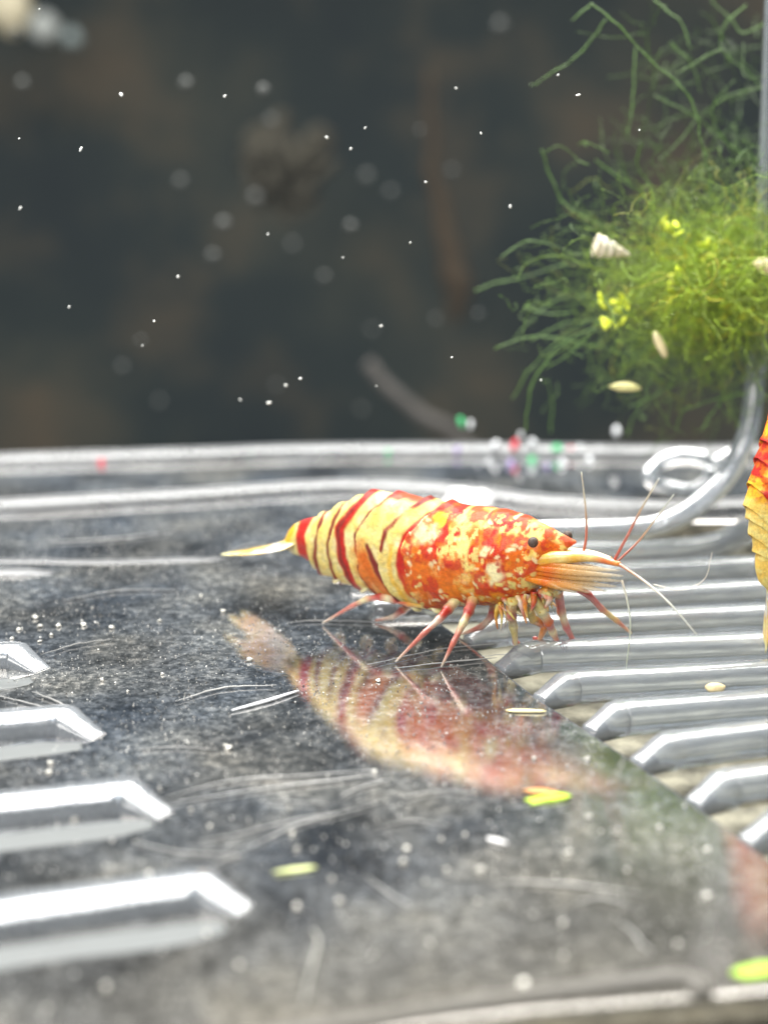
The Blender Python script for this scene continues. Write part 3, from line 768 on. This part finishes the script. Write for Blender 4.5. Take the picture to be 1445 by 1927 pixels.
floor_bit("plant_sliver", "thin yellow-green sliver lying between the long slat tips and the algae threads", "sliver", 555, 1641, (1.0, .14, .10), .25, (.66, .72, .32))
floor_bit("plant_sliver", "short white sliver lying among grit in front of the lime leaf", "sliver", 935, 1586, (.55, .14, .1), -.5, (.8, .8, .8))
floor_bit("food_flake", "small cream flake resting on a slat ahead of the shrimp", "flake", 1345, 1303, (.55, .3, .3), 0, (.75, .62, .36))
mb = MB(); mb.tube(spline([on_floor(436, 1337, .12), on_floor(500, 1320, .12), on_floor(562, 1300, .12)], 14), [.04, .10, .11, .05], 8, np.array([.9, .92, .95]))
p0 = on_floor(436, 1337, 0)
tag(mb.build("white_needle", M_BITS, origin=p0), "straight white needle-like splinter on the floor under the shrimp's tail", "splinter")
# white lump added in place of a bright highlight behind the shrimp's back
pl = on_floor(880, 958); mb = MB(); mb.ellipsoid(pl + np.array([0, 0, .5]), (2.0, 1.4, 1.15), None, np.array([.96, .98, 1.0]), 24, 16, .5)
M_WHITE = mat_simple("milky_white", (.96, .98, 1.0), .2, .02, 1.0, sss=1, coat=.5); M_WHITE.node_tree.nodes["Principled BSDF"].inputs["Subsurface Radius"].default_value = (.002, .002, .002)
tag(mb.build("white_highlight", M_WHITE, origin=pl), "smooth bright white lump on the floor behind the shrimp's back", "highlight_lump")

threads = [[(250, 1412), (330, 1406), (410, 1412)], [(300, 1506), (430, 1470), (560, 1460), (705, 1449)], [(310, 1513), (500, 1484), (640, 1468), (720, 1456)],
    [(248, 1584), (340, 1604), (460, 1610)], [(378, 1582), (450, 1570), (560, 1542), (640, 1530), (722, 1508)], [(470, 1594), (560, 1552), (640, 1530)],
    [(500, 1508), (560, 1510), (618, 1513)], [(78, 1232), (140, 1214), (216, 1203)], [(0, 1310), (60, 1325), (142, 1346)], [(60, 1302), (110, 1322), (150, 1348)],
    [(940, 1660), (1060, 1664), (1210, 1682)], [(1165, 1735), (1200, 1765), (1225, 1795)], [(690, 1650), (730, 1680), (770, 1705)], [(930, 1212), (830, 1222), (690, 1252)],
    [(935, 1238), (870, 1244), (740, 1258)], [(560, 1476), (500, 1466), (440, 1478)], [(640, 1500), (690, 1478), (740, 1466)], [(540, 1172), (600, 1168), (740, 1172)],
    [(420, 1045), (460, 1028), (500, 1024)], [(400, 1630), (430, 1615), (455, 1610)], [(330, 1320), (420, 1295), (520, 1290)], [(760, 1500), (830, 1488), (900, 1494)], [(1000, 1240), (960, 1232), (905, 1236)],
    [(700, 1560), (780, 1545), (850, 1556)], [(120, 1130), (220, 1112), (340, 1110)], [(60, 1020), (200, 1015), (330, 1000)], [(1080, 1700), (1130, 1690), (1190, 1705)]]
for i, t in enumerate(threads):
    pts = spline([on_floor(x, y, .12) for x, y in t], 24)
    pts[:, 0] += [mnoise.noise(Vector((i, k * .1, 0))) * .1 for k in range(24)]; pts[:, 2] += [abs(mnoise.noise(Vector((i, k * .2, 5)))) * .08 for k in range(24)]
    mb = MB(); g = rng.uniform(.26, .48); mb.tube(pts, [.015, rng.uniform(.03, .065), .015], 6, np.array([g, g, g * .98]))
    tl = ("fine pale thread in the bundle running from a slat tip towards the shrimp's reflection", "threads bundled by the slat tip") if i in (1, 2, 3, 4, 5, 6, 15, 16, 19) else \
        ("fine pale thread lying on the floor by the shrimp's walking legs", "threads by the shrimp's legs") if i in (13, 14, 17, 22) else \
        ("fine pale thread beside the shorter slat tips", "threads beside the short slats") if i in (0, 7, 8, 9) else \
        ("fine pale thread on the open floor behind the shrimp's tail", "threads behind the tail") if i in (18, 24, 25) else \
        ("fine pale thread on the open front part of the floor", "threads on the front floor")
    tag(mb.build("algae_thread", M_BITS, origin=pts[0]), tl[0], "thread", tl[1])
pts = spline([on_floor(590, 1752, .15), on_floor(599, 1775, .4), on_floor(582, 1838, .6), on_floor(570, 1895, .3)], 20)
mb = MB(); mb.tube(pts, [.05, .06, .03], 6, np.array([.36, .36, .33])); tag(mb.build("algae_thread", M_BITS, origin=pts[0]), "blurred pale thread running towards the front rim with a hooked end", "thread")

crumbs = [(67, 1165), (75, 1181), (110, 1180), (157, 1178), (97, 1196), (75, 1209), (35, 1186), (22, 1203), (210, 1183), (378, 1122), (420, 1153), (430, 1411), (424, 1405), (95, 1438), (92, 1455), (360, 1526), (300, 1484), (557, 1601),
    (625, 1656), (560, 1711), (800, 1661), (765, 1600), (830, 1580), (712, 1283), (705, 1455), (875, 1572), (1005, 1430), (1105, 1431), (1108, 1541), (1070, 1606), (1130, 1566), (810, 1776), (545, 1523), (395, 1556), (140, 1545),
    (192, 1282), (240, 1302), (305, 1270), (690, 1385), (650, 1590), (760, 1625), (905, 1640), (1060, 1740), (1275, 1778), (1180, 1640), (985, 1856), (860, 1892), (1015, 1884), (1060, 1800), (900, 1700), (840, 1640), (470, 1245), (300, 1170),
    (590, 1600), (1045, 1650), (1330, 1600), (1330, 1690), (450, 1820), (200, 1860), (90, 1900), (390, 1760), (640, 1700), (700, 1800), (280, 1650), (550, 1570), (1240, 1560)]
for i, (x, y) in enumerate(crumbs):
    p = on_floor(x, y); r = rng.uniform(.05, .14); g = rng.uniform(.45, .92)
    floor_bit("food_crumb", "tiny pale crumb in the cluster behind the shortest slat tip" if i < 9 else "tiny pale crumb lying scattered on the dark floor", "crumb", x, y, (r * rng.uniform(1, 1.5), r, r * .8), rng.uniform(0, 3), (g, g * .98, g * .9), "crumbs clustered behind the shortest slat" if i < 9 else "pale crumbs scattered over the floor", lump=1.1)
# grit film
mb = MB(); ico = None
t1 = np.array([(1, 0, -.7), (-.5, .86, -.7), (-.5, -.86, -.7), (0, 0, 1)]); tf = [(0, 1, 3), (1, 2, 3), (2, 0, 3), (0, 2, 1)]
GV, GF, GC = [], [], []
def inside(x, y):
    l = False; Q = P_floor
    for i in range(len(Q)):
        a, bb = Q[i - 1], Q[i]
        if (a[1] > y) != (bb[1] > y) and x < (bb[0] - a[0]) * (y - a[1]) / (bb[1] - a[1]) + a[0]: l = not l
    return l
P_floor = [(p[0], p[1]) for p in (np.array([-115, 141.5]), np.array([100, 141.5]), np.array([100, on_floor(1000, 975)[1]]), *[q[:2] for q in poly], np.array([-30, 45]), np.array([-115, 45]))]
cnt = 0
while cnt < 17000:
    x, y = rng.uniform(-42, 42), rng.uniform(50, 128)
    if not inside(x, y): continue
    if mnoise.noise(Vector((x * .22, y * .22, 3))) + rng.normal() * .35 < -.05: continue
    r = .028 + .05 * rng.random() ** 4
    Vt = (t1 * r * rng.uniform(.6, 1.3, 3)) @ rot_rand().T + np.array([x, y, r * .7])
    n0 = cnt * 4; GV.append(Vt); GF += [tuple(n0 + i for i in q) for q in tf]
    g = .08 + .75 * rng.random() ** 2; GC.append(np.tile([g, g * .99, g * .95, 1], (4, 1))); cnt += 1
mb.add(np.vstack(GV), GF, np.vstack(GC)); grit = mb.build("grit", M_BITS, smooth=False)
tag(grit, "fine pale grit and algae film over the dark floor", "grit", kind='stuff')

# coloured gravel at the back edge, out of focus
gr = [(900, 845, 'w', 9), (932, 838, 'w', 10), (968, 838, 'r', 9), (965, 852, 'r', 8), (962, 875, 'v', 9), (1002, 835, 'w', 11), (1015, 850, 'w', 9), (1048, 850, 'g', 11), (1072, 852, 'r', 8), (1090, 845, 'w', 9), (1000, 868, 'g', 8),
      (730, 854, 'g', 10), (868, 795, 'g', 10), (885, 800, 'w', 9), (920, 870, 'w', 9), (1160, 812, 'w', 12), (1030, 880, 'v', 9), (860, 850, 'v', 8), (1110, 870, 'w', 10), (640, 856, 'v', 9), (470, 862, 'g', 12), (70, 866, 'r', 9), (190, 874, 'r', 8), (1130, 850, 'w', 9), (1060, 875, 'w', 10), (980, 820, 'w', 8)]
CN = {'w': ('white', (.85, .88, .92)), 'r': ('red', (.85, .06, .10)), 'g': ('green', (.06, .60, .22)), 'v': ('violet', (.35, .26, .55))}
for (x, y, c, r) in gr:
    Y = 141.0; Yd = min(max(on_floor(x, max(y, 858))[1], 128), 143)
    pos = at_y(x, y, Yd); rr = r / pix_scale(Yd) * rng.uniform(.55, .9)
    small("gravel_bead", "small %s bead of gravel along the back rim" % CN[c][0], "gravel", pos, (rr * rng.uniform(.6, 1), rr, rr * rng.uniform(1, 1.7)), rot_axis(1, rng.uniform(-.4, .4)), np.array(CN[c][1]), CN[c][0] + " gravel along the back rim", .3)

# ------------------------------------------------------------------ water: drifting specks, roots behind
sharp = [(228, 177), (423, 180), (152, 280), (38, 391), (858, 165), (660, 279), (801, 342), (772, 456), (850, 672), (565, 712), (538, 725), (452, 752), (1018, 715), (1203, 244), (687, 240), (335, 520), (645, 484), (717, 613), (130, 577), (960, 388), (708, 726), (36, 260), (74, 16), (1088, 178), (504, 440), (615, 258), (290, 604), (268, 650), (506, 758), (905, 250), (1050, 140)]
for i, (x, y) in enumerate(sharp):
    Y = rng.uniform(96, 106); r = (rng.uniform(1.2, 3.2)) / pix_scale(Y)
    small("water_speck", "tiny bright white speck drifting in the dark water", "speck", at_y(x, y, Y), (r * rng.uniform(1, 2.2), r, r * .8), rot_rand(), np.array([.95, .95, .92]), "sharp specks drifting in the water", .2, M_SPECK, 8, 6)
soft = [(400, 480, 15), (495, 168, 16), (510, 225, 12), (42, 155, 13), (420, 420, 17), (480, 370, 16), (940, 45, 16), (265, 640, 9), (790, 245, 8), (690, 330, 14), (660, 425, 14), (735, 360, 12), (820, 600, 10), (520, 725, 9), (230, 690, 12), (350, 155, 16), (550, 460, 12), (850, 320, 10), (1370, 90, 12), (680, 770, 10), (30, 60, 10), (610, 520, 12), (340, 340, 14), (900, 590, 9), (700, 620, 10), (300, 755, 11)]
M_SOFT = mat_simple("dim_particle", (.075, .08, .078), .6, .3, .5)
for i, (x, y, r) in enumerate(soft):
    Y = rng.uniform(150, 260); rr = r * .6 / pix_scale(Y)
    small("water_speck", "dim blurred grey particle drifting far back in the water", "speck", at_y(x, y, Y), (rr, rr, rr), None, np.ones(3), "blurred particles far back in the water", .3, M_SOFT, 10, 8)
# driftwood shapes far behind
def root_thing(name, label, cat, pts, Y, rad, col):
    mb = MB(); W = spline([at_y(x, y, Y) for x, y in pts], 40)
    W = W + np.array([[mnoise.noise(Vector(w * .15)) * 1.5, 0, mnoise.noise(Vector(w * .15 + 9)) * 1.5] for w in W])
    mb.tube(W, rad, 12, np.array(col)); return tag(mb.build(name, M_BACK, origin=W[0]), label, cat)
M_BACK = mat_simple("blurred_wood", (1, 1, 1), .9, .3, .2, vcol=True)
root_thing("hanging_root", "brown drooping root blurred in the dark water", "root", [(800, 130), (815, 300), (835, 430), (855, 520), (862, 600)], 360, [1.0, 1.6, 2.2, 3.8, 1.6], (.046, .031, .017))
root_thing("twig", "grey leaning twig blurred behind the back rim", "twig", [(690, 680), (760, 750), (860, 830), (930, 880)], 260, [1.1, 1.2, 1.2, 1.2], (.075, .07, .066))
mb = MB()
for q in range(22):
    a = rng.uniform(0, 6.28); ar = rng.uniform(.2, 1.3); mb.ellipsoid(at_y(545 + 60 * ar * math.cos(a) + rng.uniform(-12, 12), 310 + 50 * ar * math.sin(a) + rng.uniform(-10, 10), 330 + rng.uniform(-2, 2)), (4.6, 1.2, 3.6), rot_rand(), np.array([.040, .036, .025]), 8, 6, .3)
pb = at_y(545, 310, 330); tag(mb.build("leaf_litter", M_BACK, origin=pb), "brownish withered leaf litter blurred in the dark water", "leaf")
for (x, y, r, c) in ((15, 15, 42, (.95, .85, .60)), (85, 50, 26, (.55, .58, .56)), (135, 70, 16, (.35, .42, .42))):
    Y = 390; rr = r / pix_scale(Y)
    small("pale_stone", {42: "bright cream stone, largest of three blurred far back", 26: "grey stone blurred beside the cream stone", 16: "smallest dim blue-grey stone blurred beside the cream stone"}[r], "stone", at_y(x, y, Y), (rr, rr, rr), None, np.array(c), None, .3)

# ------------------------------------------------------------------ murky water as air between things
x0, x1, y0, y1, z0, z1 = -440, 440, -120, 440, -95, 335
mb = MB(); mb.add([(x0, y0, z0), (x1, y0, z0), (x1, y1, z0), (x0, y1, z0), (x0, y0, z1), (x1, y0, z1), (x1, y1, z1), (x0, y1, z1)],
    [(3, 2, 1, 0), (4, 5, 6, 7), (0, 1, 5, 4), (1, 2, 6, 5), (2, 3, 7, 6), (3, 0, 4, 7)])
mh, nt, p = mat("murky_water"); nt.nodes.remove(p)
pv = N(nt, 'ShaderNodeVolumePrincipled'); pv.inputs['Color'].default_value = (.80, .88, .92, 1); pv.inputs['Density'].default_value = 0.05
nt.links.new(pv.outputs[0], nt.nodes['Material Output'].inputs['Volume'])
hz = mb.build("haze", mh, smooth=False); tag(hz, kind='stuff')
